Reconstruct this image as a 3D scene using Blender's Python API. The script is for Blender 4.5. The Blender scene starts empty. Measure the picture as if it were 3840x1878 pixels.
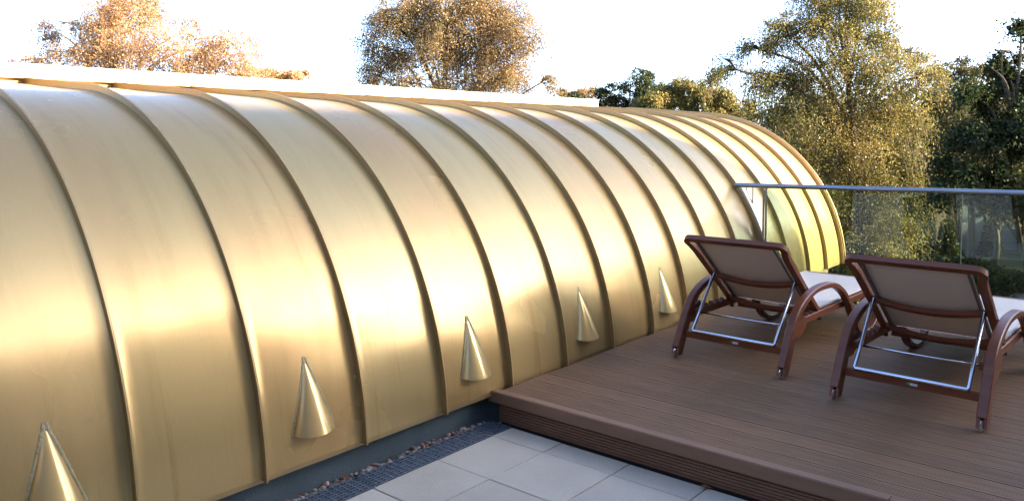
import bpy, bmesh, math, random
import numpy as np
from mathutils import Vector, Matrix

random.seed(11)
rng = np.random.default_rng(7)
scene = bpy.context.scene
COL = scene.collection
PI = math.pi

# ------------------------------------------------------------------ camera
cam_d = bpy.data.cameras.new("camera")
cam = bpy.data.objects.new("camera", cam_d)
COL.objects.link(cam)
scene.camera = cam
yaw, pitch, roll = -0.6992, -0.0524, -0.0008
F = Vector((math.sin(yaw) * math.cos(pitch), math.cos(yaw) * math.cos(pitch), math.sin(pitch)))
R0 = Vector((math.cos(yaw), -math.sin(yaw), 0.0))
U0 = R0.cross(F)
RR = R0 * math.cos(roll) + U0 * math.sin(roll)
UU = U0 * math.cos(roll) - R0 * math.sin(roll)
EYE = Vector((0, 0, 1.555))
cam.matrix_world = Matrix(((RR.x, UU.x, -F.x, EYE.x), (RR.y, UU.y, -F.y, EYE.y), (RR.z, UU.z, -F.z, EYE.z), (0, 0, 0, 1)))
cam_d.sensor_width = 36.0
cam_d.sensor_fit = 'HORIZONTAL'
cam_d.lens = 36.0 * 2964.9 / 3840.0
cam_d.shift_y = -270.5 / 3840.0
cam_d.clip_start = 0.05
cam_d.clip_end = 2000

# ------------------------------------------------------------------ light
SUN_AZ, SUN_EL = math.radians(63.0), math.radians(22.0)
world = bpy.data.worlds.new("World")
scene.world = world
world.use_nodes = True
wn = world.node_tree
bg = wn.nodes["Background"]
sky = wn.nodes.new("ShaderNodeTexSky")
sky.sky_type = 'NISHITA'
sky.sun_disc = False
sky.sun_elevation = SUN_EL
sky.sun_rotation = SUN_AZ
sky.air_density = 0.48
sky.dust_density = 1.7
sky.ozone_density = 1.0
wn.links.new(sky.outputs[0], bg.inputs[0])
bg.inputs[1].default_value = 0.15
sd = bpy.data.lights.new("sun", 'SUN')
sd.energy = 5.0
sd.angle = math.radians(0.5)
sd.color = (1.0, 0.80, 0.56)
sun = bpy.data.objects.new("sun", sd)
COL.objects.link(sun)
sdir = Vector((math.sin(SUN_AZ) * math.cos(SUN_EL), math.cos(SUN_AZ) * math.cos(SUN_EL), math.sin(SUN_EL)))
sun.rotation_euler = (-sdir).to_track_quat('-Z', 'Y').to_euler()
scene.view_settings.view_transform = 'Standard'
scene.view_settings.look = 'None'
scene.view_settings.gamma = 1.0
scene.view_settings.exposure = 2.72
scene.view_settings.use_curve_mapping = False
scene.cycles.max_bounces = 8
scene.cycles.transparent_max_bounces = 12

# ------------------------------------------------------------------ materials
def mat(name):
    m = bpy.data.materials.new(name)
    m.use_nodes = True
    return m, m.node_tree, m.node_tree.nodes["Principled BSDF"]

def nd(nt, kind, **kw):
    n = nt.nodes.new(kind)
    for k, v in kw.items():
        setattr(n, k, v)
    return n

def coords(nt, scale=(1, 1, 1), gen='Object'):
    tc = nd(nt, "ShaderNodeTexCoord")
    mp = nd(nt, "ShaderNodeMapping")
    mp.inputs['Scale'].default_value = scale
    nt.links.new(tc.outputs[gen], mp.inputs[0])
    return mp.outputs[0]

def noise(nt, vec, scale, detail=4, rough=0.55, dist=0.0):
    n = nd(nt, "ShaderNodeTexNoise")
    n.inputs['Scale'].default_value = scale
    n.inputs['Detail'].default_value = detail
    n.inputs['Roughness'].default_value = rough
    n.inputs['Distortion'].default_value = dist
    nt.links.new(vec, n.inputs['Vector'])
    return n.outputs[0]

def ramp(nt, fac, stops):
    r = nd(nt, "ShaderNodeValToRGB")
    e = r.color_ramp.elements
    while len(e) < len(stops):
        e.new(0.5)
    for i, (p, c) in enumerate(stops):
        e[i].position = p
        e[i].color = (c[0], c[1], c[2], 1) if not isinstance(c, (int, float)) else (c, c, c, 1)
    nt.links.new(fac, r.inputs[0])
    return r.outputs[0]

def mixc(nt, fac, a, b, mode='MIX'):
    m = nd(nt, "ShaderNodeMix", data_type='RGBA', blend_type=mode)
    for sock, v in ((m.inputs[0], fac), (m.inputs[6], a), (m.inputs[7], b)):
        if hasattr(v, 'node'):
            nt.links.new(v, sock)
        elif isinstance(v, (int, float)):
            sock.default_value = v
        else:
            sock.default_value = (v[0], v[1], v[2], 1)
    return m.outputs[2]

def bump(nt, bsdf, h, strength, dist=0.01, prev=None):
    b = nd(nt, "ShaderNodeBump")
    b.inputs['Strength'].default_value = strength
    b.inputs['Distance'].default_value = dist
    nt.links.new(h, b.inputs['Height'])
    nt.links.new(b.outputs[0], bsdf.inputs['Normal'])

def simple(name, c1, c2, scale=8, rough=0.6, metal=0.0, bmp=0.0, stretch=(1, 1, 1), bscale=None, spec=0.5, island=0.0):
    m, nt, b = mat(name)
    v = coords(nt, stretch)
    n = noise(nt, v, scale)
    c = ramp(nt, n, [(0.3, c1), (0.7, c2)])
    if island:
        oi = nd(nt, "ShaderNodeObjectInfo")
        k = ramp(nt, oi.outputs['Random'], [(0.0, 1 - island), (1.0, 1.0)])
        c = mixc(nt, 1.0, c, k, 'MULTIPLY')
    nt.links.new(c, b.inputs['Base Color'])
    b.inputs['Roughness'].default_value = rough
    b.inputs['Metallic'].default_value = metal
    b.inputs['Specular IOR Level'].default_value = spec
    if bmp:
        bump(nt, b, noise(nt, v, bscale or scale * 6, 3), bmp)
    return m

def brass(name, base=(0.54, 0.392, 0.165), rough=0.25, stain=1.0, coat=0.5):
    m, nt, b = mat(name)
    tc = nd(nt, "ShaderNodeTexCoord")
    geo = nd(nt, "ShaderNodeNewGeometry")
    mp = nd(nt, "ShaderNodeMapping")
    nt.links.new(geo.outputs['Position'], mp.inputs[0])
    P = mp.outputs[0]
    mp2 = nd(nt, "ShaderNodeMapping")
    mp2.inputs['Scale'].default_value = (0.6, 5.0, 0.6)
    nt.links.new(geo.outputs['Position'], mp2.inputs[0])
    S = mp2.outputs[0]
    oi = nd(nt, "ShaderNodeObjectInfo")
    dark = (base[0] * 0.80, base[1] * 0.76, base[2] * 0.72)
    green = (base[0] * 0.80, base[1] * 1.0, base[2] * 1.2)
    pink = (base[0] * 1.0, base[1] * 0.84, base[2] * 0.85)
    c = mixc(nt, ramp(nt, noise(nt, P, 1.7, 5), [(0.38, 0.0), (0.72, 0.7 * stain)]), base, pink)
    c = mixc(nt, ramp(nt, noise(nt, S, 2.1, 6), [(0.47, 0.0), (0.75, 0.75 * stain)]), c, dark)
    c = mixc(nt, ramp(nt, oi.outputs['Random'], [(0.0, 0.0), (1.0, 0.32)]), c, green)
    # thin run marks down the sheets
    mp3 = nd(nt, "ShaderNodeMapping")
    mp3.inputs['Scale'].default_value = (0.35, 9.0, 0.35)
    nt.links.new(geo.outputs['Position'], mp3.inputs[0])
    run = ramp(nt, noise(nt, mp3.outputs[0], 2.4, 4, 0.65), [(0.60, 0.0), (0.74, 0.55 * stain)])
    c = mixc(nt, run, c, (base[0] * 0.72, base[1] * 0.62, base[2] * 0.55))
    # small weather spots
    vo = nd(nt, "ShaderNodeTexVoronoi")
    vo.inputs['Scale'].default_value = 7.0
    nt.links.new(P, vo.inputs['Vector'])
    sp = ramp(nt, vo.outputs['Distance'], [(0.0, 0.8), (0.02, 0.5), (0.032, 0.0)])
    gate = ramp(nt, noise(nt, P, 3.3, 2), [(0.58, 0.0), (0.62, 1.0)])
    c = mixc(nt, mixc(nt, 1.0, sp, gate, 'MULTIPLY'), c, (0.12, 0.09, 0.05))
    # bright fine grain
    g = noise(nt, S, 60, 2)
    c = mixc(nt, 0.25, c, ramp(nt, g, [(0.3, 0.75), (0.7, 1.0)]), 'MULTIPLY')
    nt.links.new(c, b.inputs['Base Color'])
    b.inputs['Metallic'].default_value = 0.72
    b.inputs['Coat Weight'].default_value = coat
    b.inputs['Coat Roughness'].default_value = 0.22
    b.inputs['Coat IOR'].default_value = 1.5
    r = ramp(nt, noise(nt, P, 1.6, 3), [(0.3, rough * 0.85), (0.7, rough * 1.15)])
    nt.links.new(r, b.inputs['Roughness'])
    bump(nt, b, g, 0.04, 0.002)
    # second, much rougher lobe: the satin sheen of weathered sheet metal
    b2 = nd(nt, "ShaderNodeBsdfPrincipled")
    nt.links.new(c, b2.inputs['Base Color'])
    b2.inputs['Metallic'].default_value = 0.85
    b2.inputs['Roughness'].default_value = 0.58
    mx = nd(nt, "ShaderNodeMixShader"); mx.inputs[0].default_value = 0.42
    out = nt.nodes["Material Output"]
    nt.links.new(b.outputs[0], mx.inputs[1]); nt.links.new(b2.outputs[0], mx.inputs[2]); nt.links.new(mx.outputs[0], out.inputs[0])
    return m

M_BRASS = brass("brass_sheet")
M_SEAM = brass("brass_seam", (0.46, 0.33, 0.15), 0.36, 1.0, 0.4)
M_CONE = brass("brass_cone", (0.62, 0.46, 0.20), 0.17, 0.8, 0.25)
M_CAP = brass("brass_ridge", (0.62, 0.52, 0.34), 0.42, 0.4, 0.5)
M_SOLDER = simple("solder", (0.22, 0.19, 0.10), (0.33, 0.29, 0.17), 40, 0.5, 0.55, 0.5, bscale=120)
M_KERB = simple("roofing_felt", (0.055, 0.085, 0.105), (0.085, 0.125, 0.15), 3, 0.8, 0, 0.5, bscale=160)
M_STEEL = simple("brushed_steel", (0.27, 0.30, 0.34), (0.36, 0.39, 0.43), 5, 0.3, 1.0)
M_GALV = simple("galvanised", (0.16, 0.21, 0.27), (0.27, 0.33, 0.40), 30, 0.45, 0.7)
M_CHROME = simple("polished_steel", (0.62, 0.66, 0.75), (0.7, 0.74, 0.82), 5, 0.22, 1.0)
M_DARKGAP = simple("dark_void", (0.012, 0.011, 0.010), (0.02, 0.018, 0.016), 5, 0.9)
M_WALL = simple("render_wall", (0.12, 0.09, 0.058), (0.16, 0.12, 0.08), 2, 0.85, 0, 0.2)
M_WALL2 = simple("pale_wall", (0.34, 0.33, 0.31), (0.40, 0.39, 0.37), 2, 0.85, 0, 0.2)
M_ROOF = simple("roof_sheet", (0.10, 0.10, 0.11), (0.14, 0.14, 0.15), 3, 0.6)
M_FRAMEDARK = simple("dark_frame", (0.02, 0.022, 0.025), (0.03, 0.03, 0.032), 5, 0.4)
M_PAVGREY = simple("pavilion_panel", (0.05, 0.065, 0.08), (0.065, 0.085, 0.10), 1.5, 0.6)
M_DULLPANE = simple("dull_pane", (0.035, 0.045, 0.05), (0.05, 0.06, 0.065), 6, 0.7, 0, 0, (6, 1, 0.3))  # dark matte house panes, dulled so they don't mirror the bright sky
M_TYRE = simple("rubber", (0.02, 0.02, 0.02), (0.03, 0.03, 0.03), 20, 0.8)
M_CAR = simple("car_paint", (0.03, 0.05, 0.11), (0.035, 0.055, 0.12), 3, 0.18, 0.3)
M_GLASSDARK = simple("dark_glass", (0.015, 0.02, 0.025), (0.02, 0.026, 0.03), 3, 0.05)

def wood_comp(name, c1, c2, sc):
    m, nt, b = mat(name)
    v = coords(nt, (0.7, 6, 6))
    v2 = coords(nt, (1, 1, 1))
    n = noise(nt, v, 6, 6)
    c = ramp(nt, n, [(0.3, c1), (0.7, c2)])
    st = ramp(nt, noise(nt, v2, 1.3, 5), [(0.35, 0.78), (0.7, 1.05)])
    c = mixc(nt, 1.0, c, st, 'MULTIPLY')
    oi = nd(nt, "ShaderNodeObjectInfo")
    c = mixc(nt, 1.0, c, ramp(nt, oi.outputs['Random'], [(0.0, 0.80), (1.0, 1.0)]), 'MULTIPLY')
    nt.links.new(c, b.inputs['Base Color'])
    b.inputs['Roughness'].default_value = 0.62
    bump(nt, b, noise(nt, v2, 300, 2), 0.35, 0.002)
    return m
M_DECK = wood_comp("deck_composite", (0.235, 0.130, 0.066), (0.335, 0.196, 0.104), 1)
M_FASCIA = wood_comp("fascia_composite", (0.20, 0.098, 0.055), (0.26, 0.132, 0.078), 1)
M_NOSE = wood_comp("nosing_composite", (0.235, 0.125, 0.070), (0.285, 0.158, 0.092), 1)
M_LWOOD = simple("stained_hardwood", (0.125, 0.033, 0.011), (0.19, 0.056, 0.020), 5, 0.38, 0, 0.15, (1, 1, 6), 60)
M_ALU = simple("dark_alu", (0.16, 0.15, 0.14), (0.2, 0.19, 0.18), 5, 0.4, 0.6)

def tile_mat():
    m, nt, b = mat("concrete_slab")
    v = coords(nt)
    oi = nd(nt, "ShaderNodeObjectInfo")
    vv = nd(nt, "ShaderNodeVectorMath", operation='ADD')
    nt.links.new(v, vv.inputs[0]); 
    geo = nd(nt, "ShaderNodeNewGeometry")
    P = geo.outputs['Position']
    c = ramp(nt, noise(nt, P, 2.2, 6, 0.6), [(0.3, (0.43, 0.39, 0.315)), (0.7, (0.55, 0.50, 0.405))])
    g = ramp(nt, noise(nt, P, 160, 2, 0.7), [(0.3, 0.80), (0.7, 1.06)])
    c = mixc(nt, 1.0, c, g, 'MULTIPLY')
    c = mixc(nt, 1.0, c, ramp(nt, oi.outputs['Random'], [(0.0, 0.88), (1.0, 1.04)]), 'MULTIPLY')
    nt.links.new(c, b.inputs['Base Color'])
    b.inputs['Roughness'].default_value = 0.8
    bump(nt, b, noise(nt, P, 260, 2, 0.7), 0.4, 0.002)
    return m
M_TILE = tile_mat()

def sling_mat():
    m, nt, b = mat("sling_mesh")
    v = coords(nt)
    w1 = nd(nt, "ShaderNodeTexWave", bands_direction='X'); w1.inputs['Scale'].default_value = 130
    w2 = nd(nt, "ShaderNodeTexWave", bands_direction='Y'); w2.inputs['Scale'].default_value = 130
    nt.links.new(v, w1.inputs[0]); nt.links.new(v, w2.inputs[0])
    mm = nd(nt, "ShaderNodeMath", operation='ADD')
    nt.links.new(w1.outputs['Fac'], mm.inputs[0]); nt.links.new(w2.outputs['Fac'], mm.inputs[1])
    c = ramp(nt, noise(nt, v, 2.5, 4), [(0.3, (0.64, 0.56, 0.475)), (0.7, (0.70, 0.61, 0.52))])
    nt.links.new(c, b.inputs['Base Color'])
    b.inputs['Roughness'].default_value = 0.75
    bump(nt, b, mm.outputs[0], 0.25, 0.001)
    return m
M_SLING = sling_mat()

def pane_glass():
    m = bpy.data.materials.new("tinted_glass"); m.use_nodes = True
    nt = m.node_tree; nt.nodes.clear()
    out = nd(nt, "ShaderNodeOutputMaterial")
    tr = nd(nt, "ShaderNodeBsdfTransparent"); tr.inputs[0].default_value = (0.72, 0.81, 0.73, 1)
    gl = nd(nt, "ShaderNodeBsdfGlossy"); gl.inputs['Roughness'].default_value = 0.0
    gl.inputs[0].default_value = (0.9, 0.95, 0.95, 1)
    fr = nd(nt, "ShaderNodeFresnel"); fr.inputs[0].default_value = 1.5
    mx = nd(nt, "ShaderNodeMixShader")
    nt.links.new(fr.outputs[0], mx.inputs[0]); nt.links.new(tr.outputs[0], mx.inputs[1]); nt.links.new(gl.outputs[0], mx.inputs[2])
    nt.links.new(mx.outputs[0], out.inputs[0])
    return m
M_GLASS = pane_glass()

def leaf_mat(name, stops, trans=0.45):
    m = bpy.data.materials.new(name); m.use_nodes = True
    nt = m.node_tree; nt.nodes.clear()
    out = nd(nt, "ShaderNodeOutputMaterial")
    geo = nd(nt, "ShaderNodeNewGeometry")
    n = noise(nt, geo.outputs['Position'], 0.8, 3)
    mm = nd(nt, "ShaderNodeMath", operation='MULTIPLY_ADD')
    nt.links.new(geo.outputs['Random Per Island'], mm.inputs[0]); mm.inputs[1].default_value = 0.32
    m2 = nd(nt, "ShaderNodeMath", operation='MULTIPLY'); m2.inputs[1].default_value = 0.72
    nt.links.new(n, m2.inputs[0]); nt.links.new(m2.outputs[0], mm.inputs[2])
    c = ramp(nt, mm.outputs[0], stops)
    d = nd(nt, "ShaderNodeBsdfDiffuse"); t = nd(nt, "ShaderNodeBsdfTranslucent"); g = nd(nt, "ShaderNodeBsdfGlossy")
    g.inputs['Roughness'].default_value = 0.45
    g.inputs[0].default_value = (0.8, 0.8, 0.8, 1)
    nt.links.new(c, d.inputs[0]); nt.links.new(c, t.inputs[0])
    mx = nd(nt, "ShaderNodeMixShader"); mx.inputs[0].default_value = trans
    nt.links.new(d.outputs[0], mx.inputs[1]); nt.links.new(t.outputs[0], mx.inputs[2])
    mg = nd(nt, "ShaderNodeMixShader"); mg.inputs[0].default_value = 0.02
    nt.links.new(mx.outputs[0], mg.inputs[1]); nt.links.new(g.outputs[0], mg.inputs[2])
    nt.links.new(mg.outputs[0], out.inputs[0])
    return m
L_GOLD = leaf_mat("leaf_autumn_gold", [(0.2, (0.17, 0.125, 0.06)), (0.5, (0.42, 0.255, 0.12)), (0.8, (0.55, 0.33, 0.17))])
L_MIX = leaf_mat("leaf_autumn_mixed", [(0.2, (0.075, 0.075, 0.028)), (0.5, (0.24, 0.17, 0.07)), (0.8, (0.40, 0.25, 0.11))])
L_GREEN = leaf_mat("leaf_green_gold", [(0.2, (0.036, 0.050, 0.014)), (0.5, (0.13, 0.128, 0.032)), (0.75, (0.40, 0.29, 0.08))])
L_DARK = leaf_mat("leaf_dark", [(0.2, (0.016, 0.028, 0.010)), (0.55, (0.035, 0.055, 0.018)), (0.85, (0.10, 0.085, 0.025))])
L_SHADED = leaf_mat('leaf_shaded', [(0.2, (0.03, 0.038, 0.012)), (0.5, (0.085, 0.078, 0.026)), (0.8, (0.19, 0.13, 0.05))])  # darker birch leaf colours standing in for shade on the tree
L_SHRUB = leaf_mat("leaf_shrub", [(0.2, (0.03, 0.045, 0.015)), (0.5, (0.08, 0.085, 0.03)), (0.8, (0.16, 0.12, 0.045))])
M_BIRCH = simple("birch_bark", (0.34, 0.28, 0.21), (0.50, 0.43, 0.34), 6, 0.8, 0, 0.3, (1, 1, 0.3))
M_BARK = simple("dark_bark", (0.06, 0.045, 0.032), (0.11, 0.085, 0.06), 6, 0.9, 0, 0.4, (1, 1, 0.3))
M_TWIG = simple("twig", (0.10, 0.07, 0.045), (0.15, 0.11, 0.07), 9, 0.85)
M_GRASS = simple("grass_ground", (0.012, 0.020, 0.008), (0.026, 0.034, 0.012), 0.6, 0.95, 0, 0.4)

# ------------------------------------------------------------------ object helpers
def link(name, me, m, parent=None, smooth=False):
    o = bpy.data.objects.new(name, me)
    COL.objects.link(o)
    if m is not None and len(me.materials) == 0:
        me.materials.append(m)
    if parent is not None:
        o.parent = parent
    if smooth:
        me.polygons.foreach_set("use_smooth", [True] * len(me.polygons))
    return o

def empty(name, loc=(0, 0, 0), rz=0.0):
    o = bpy.data.objects.new(name, None)
    COL.objects.link(o)
    o.location = loc
    o.rotation_euler = (0, 0, rz)
    o.empty_display_size = 0.1
    return o

def tag(o, label=None, cat=None, group=None, kind=None):
    if label: o['label'] = label
    if cat: o['category'] = cat
    if group: o['group'] = group
    if kind: o['kind'] = kind
    return o

class MB:
    def __init__(s):
        s.v = []; s.f = []
    def add(s, vs, fs):
        k = len(s.v)
        s.v += [tuple(p) for p in vs]
        s.f += [tuple(i + k for i in f) for f in fs]
    def box(s, a, b, ch=0.0):
        x0, y0, z0 = a; x1, y1, z1 = b
        if ch <= 0:
            s.add([(x0, y0, z0), (x1, y0, z0), (x1, y1, z0), (x0, y1, z0), (x0, y0, z1), (x1, y0, z1), (x1, y1, z1), (x0, y1, z1)],
                  [(0, 3, 2, 1), (4, 5, 6, 7), (0, 1, 5, 4), (1, 2, 6, 5), (2, 3, 7, 6), (3, 0, 4, 7)])
        else:  # chamfered top edges
            s.add([(x0, y0, z0), (x1, y0, z0), (x1, y1, z0), (x0, y1, z0),
                   (x0, y0, z1 - ch), (x1, y0, z1 - ch), (x1, y1, z1 - ch), (x0, y1, z1 - ch),
                   (x0 + ch, y0 + ch, z1), (x1 - ch, y0 + ch, z1), (x1 - ch, y1 - ch, z1), (x0 + ch, y1 - ch, z1)],
                  [(0, 3, 2, 1), (0, 1, 5, 4), (1, 2, 6, 5), (2, 3, 7, 6), (3, 0, 4, 7),
                   (4, 5, 9, 8), (5, 6, 10, 9), (6, 7, 11, 10), (7, 4, 8, 11), (8, 9, 10, 11)])
    def prism_x(s, prof, x0, x1):     # profile of (y, z) extruded in x
        n = len(prof)
        s.add([(x0, y, z) for y, z in prof] + [(x1, y, z) for y, z in prof],
              [tuple(range(n))[::-1], tuple(range(n, 2 * n))] + [(i, (i + 1) % n, n + (i + 1) % n, n + i) for i in range(n)])
    def tube(s, pts, r, n=10, cap=True):
        pts = [Vector(p) for p in pts]
        rs = r if isinstance(r, (list, tuple)) else [r] * len(pts)
        k0 = len(s.v); ref = None
        for i, p in enumerate(pts):
            t = (pts[min(i + 1, len(pts) - 1)] - pts[max(i - 1, 0)]).normalized()
            if ref is None:
                ref = Vector((0, 0, 1)) if abs(t.z) < 0.9 else Vector((1, 0, 0))
            a = t.cross(ref).normalized(); b = a.cross(t).normalized()
            ref = b
            for j in range(n):
                an = 2 * PI * j / n
                s.v.append(tuple(p + (a * math.cos(an) + b * math.sin(an)) * rs[i]))
        for i in range(len(pts) - 1):
            for j in range(n):
                j2 = (j + 1) % n
                s.f.append((k0 + i * n + j, k0 + i * n + j2, k0 + (i + 1) * n + j2, k0 + (i + 1) * n + j))
        if cap:
            s.f.append(tuple(k0 + j for j in range(n))[::-1])
            e = k0 + (len(pts) - 1) * n
            s.f.append(tuple(e + j for j in range(n)))
    def ribbon(s, path, x0, x1, th, ch=0.004):
        """bar of rectangular, chamfered section swept along a (y,z) path; th = list of in-plane thickness"""
        P = [Vector((0, y, z)) for y, z in path]
        n = len(P)
        ths = th if isinstance(th, (list, tuple)) else [th] * n
        k0 = len(s.v)
        for i, p in enumerate(P):
            t = (P[min(i + 1, n - 1)] - P[max(i - 1, 0)]).normalized()
            nn = Vector((0, -t.z, t.y))
            h = ths[i] / 2
            sec = [(x0 + ch, -h), (x1 - ch, -h), (x1, -h + ch), (x1, h - ch), (x1 - ch, h), (x0 + ch, h), (x0, h - ch), (x0, -h + ch)]
            for x, d in sec:
                q = p + nn * d
                s.v.append((x, q.y, q.z))
        for i in range(n - 1):
            for j in range(8):
                j2 = (j + 1) % 8
                s.f.append((k0 + i * 8 + j, k0 + (i + 1) * 8 + j, k0 + (i + 1) * 8 + j2, k0 + i * 8 + j2))
        s.f.append(tuple(k0 + j for j in range(8)))
        e = k0 + (n - 1) * 8
        s.f.append(tuple(e + j for j in range(8))[::-1])
    def mesh(s, name):
        me = bpy.data.meshes.new(name)
        me.from_pydata(s.v, [], s.f)
        me.update()
        return me
    def build(s, name, m, parent=None, smooth=False):
        return link(name, s.mesh(name), m, parent, smooth)

def smooth_angle(o, deg=40):
    me = o.data
    me.polygons.foreach_set("use_smooth", [True] * len(me.polygons))
    bm = bmesh.new(); bm.from_mesh(me)
    for e in bm.edges:
        if len(e.link_faces) == 2 and e.calc_face_angle(0) > math.radians(deg):
            e.smooth = False
    bmesh.ops.recalc_face_normals(bm, faces=bm.faces)
    bm.to_mesh(me); bm.free()
    return o

def catmull(pts, n=8):
    out = []
    P = [Vector(p) for p in pts]
    for i in range(len(P) - 1):
        p0 = P[max(i - 1, 0)]; p1 = P[i]; p2 = P[i + 1]; p3 = P[min(i + 2, len(P) - 1)]
        for k in range(n):
            t = k / n
            out.append(0.5 * ((2 * p1) + (p2 - p0) * t + (2 * p0 - 5 * p1 + 4 * p2 - p3) * t * t + (3 * p1 - p0 - 3 * p2 + p3) * t ** 3))
    out.append(P[-1])
    return out

# ------------------------------------------------------------------ setting: ground and the terrace block
GZ = -4.4
g = MB()
N = 40
for i in range(N + 1):
    for j in range(N + 1):
        g.v.append((-500 + 1000 * i / N, -500 + 1000 * j / N, GZ))
for i in range(N):
    for j in range(N):
        a = i * (N + 1) + j
        g.f.append((a, a + N + 1, a + N + 2, a + 1))
tag(g.build("ground", M_GRASS), kind='structure')

b = MB(); b.box((-2.90, -6.0, GZ + 0.01), (12.0, 6.96, -0.06))
tag(b.build("terrace_base", M_WALL2), kind='structure')
b = MB(); b.box((-8.26, -2.4, GZ + 0.01), (-2.93, 8.95, 0.130))
tag(b.build("lower_wall", M_WALL), kind='structure')

# ------------------------------------------------------------------ brass vault
XC, ZC, RP, RC = -4.558, 0.076, 1.728, 1.768
S0, SP = 1.254, 0.52
vault = empty("barrel_vault", (XC, 0, 0))
tag(vault, "long brass barrel-vaulted roof with standing seams running beside the terrace and deck", "roof")
TH0 = math.asin((0.158 - ZC) / RP)
TA, XM = math.radians(85.2), -1.04     # the quarter round runs into a gently rising flat, mirrored about XM
def vp(r, th, y):
    mir = th > PI / 2
    if mir: th = PI - th
    if th <= TA:
        x, z = r * math.cos(th), ZC + r * math.sin(th)
    else:
        x, z = r * math.cos(TA), ZC + r * math.sin(TA)
        d = (th - TA) / (PI / 2 - TA) * (x - XM)
        x, z = x - d, z + d * math.cos(TA) / math.sin(TA)
    return (2 * XM - x if mir else x, y, z)
def wob(y, th):
    return 0.0016 * math.sin(3.1 * y + 2.3 * th + 1.0) + 0.0013 * math.sin(5.7 * y - 4.1 * th) + 0.0007 * math.sin(11.3 * y + 7.9 * th + 2)
K0, K1 = -6, 14
for k in range(K0, K1 + 1):
    ya = S0 + SP * k + 0.003
    yb = S0 + SP * (k + 1) - 0.003
    ph = random.uniform(0, 6.28); amp = random.uniform(-0.0042, 0.0046); ph2 = random.uniform(0, 6.28)
    NU, NV = 18, 96
    v = []; f = []
    for i in range(NU + 1):
        u = i / NU
        y = ya + (yb - ya) * u
        edge = min(u, 1 - u) * (yb - ya)
        up = 0.007 * max(0.0, 1 - edge / 0.020) ** 2
        for j in range(NV + 1):
            th = TH0 + (PI - 2 * TH0) * j / NV
            r = RP + up + wob(y, th) * 1.0 + amp * math.sin(PI * u) * math.sin(2.2 * th + ph) + 0.0006 * math.sin(9 * th + ph2) * math.sin(PI * u)
            v.append(vp(r, th, y))
    for i in range(NU):
        for j in range(NV):
            a = i * (NV + 1) + j
            f.append((a, a + 1, a + NV + 2, a + NV + 1))
    me = bpy.data.meshes.new("panel"); me.from_pydata(v, [], f); me.update()
    o = link("panel", me, M_BRASS, vault, True)
# drip edge strip under the panels
b = MB()
for sgn in (1,):
    b.box((RP - 0.012, S0 + SP * K0, 0.136), (RP - 0.004, S0 + SP * (K1 + 1), 0.1575))
b.build("drip_edge", M_SEAM, vault)
# standing seams
def seam_mesh():
    prof = [(-0.0025, RP - 0.004), (-0.0025, RC - 0.005), (-0.0065, RC - 0.004), (-0.0065, RC), (0.0025, RC), (0.0025, RP - 0.004)]
    NV = 140; n = len(prof); v = []; f = []
    t0 = math.asin((0.146 - ZC) / RP)
    for j in range(NV + 1):
        th = t0 + (PI - 2 * t0) * j / NV
        for (y, r) in prof:
            v.append(vp(r, th, y))
    for j in range(NV):
        for i in range(n):
            i2 = (i + 1) % n
            f.append((j * n + i, j * n + i2, (j + 1) * n + i2, (j + 1) * n + i))
    f.append(tuple(range(n))); f.append(tuple(range(NV * n, NV * n + n))[::-1])
    me = bpy.data.meshes.new("seam"); me.from_pydata(v, [], f); me.update()
    return me
sme = seam_mesh()
for k in range(K0, K1 + 2):
    o = link("seam", sme, M_SEAM, vault)
    o.location = (0, S0 + SP * k, 0)
    if k == K0: smooth_angle(o, 35)
# verge roll at the far end
b = MB()
pts = [vp(RC - 0.004, TH0 + (PI - 2 * TH0) * j / 90, S0 + SP * (K1 + 1) + 0.045) for j in range(91)]
b.tube(pts, 0.012, 8)
o = b.build("verge_edge", M_SEAM, vault, True)
b = MB()
NV = 90
for j in range(NV + 1):
    th = TH0 + (PI - 2 * TH0) * j / NV
    b.v.append(vp(RP + 0.008, th, S0 + SP * (K1 + 1) + 0.004)); b.v.append(vp(RP + 0.008, th, S0 + SP * (K1 + 1) + 0.05)); 
for j in range(NV):
    b.f.append((2 * j, 2 * j + 2, 2 * j + 3, 2 * j + 1))
b.build("verge_strip", M_BRASS, vault, True)
# end gables
for yy in (S0 + SP * K0 + 0.01, S0 + SP * (K1 + 1) + 0.02):
    b = MB()
    n = 120
    b.v = [vp(RP - 0.01, TH0 + (PI - 2 * TH0) * j / n, yy) for j in range(n + 1)]
    b.f = [tuple(range(n + 1))]
    b.build("gable_wall", M_BRASS, vault)
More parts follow.
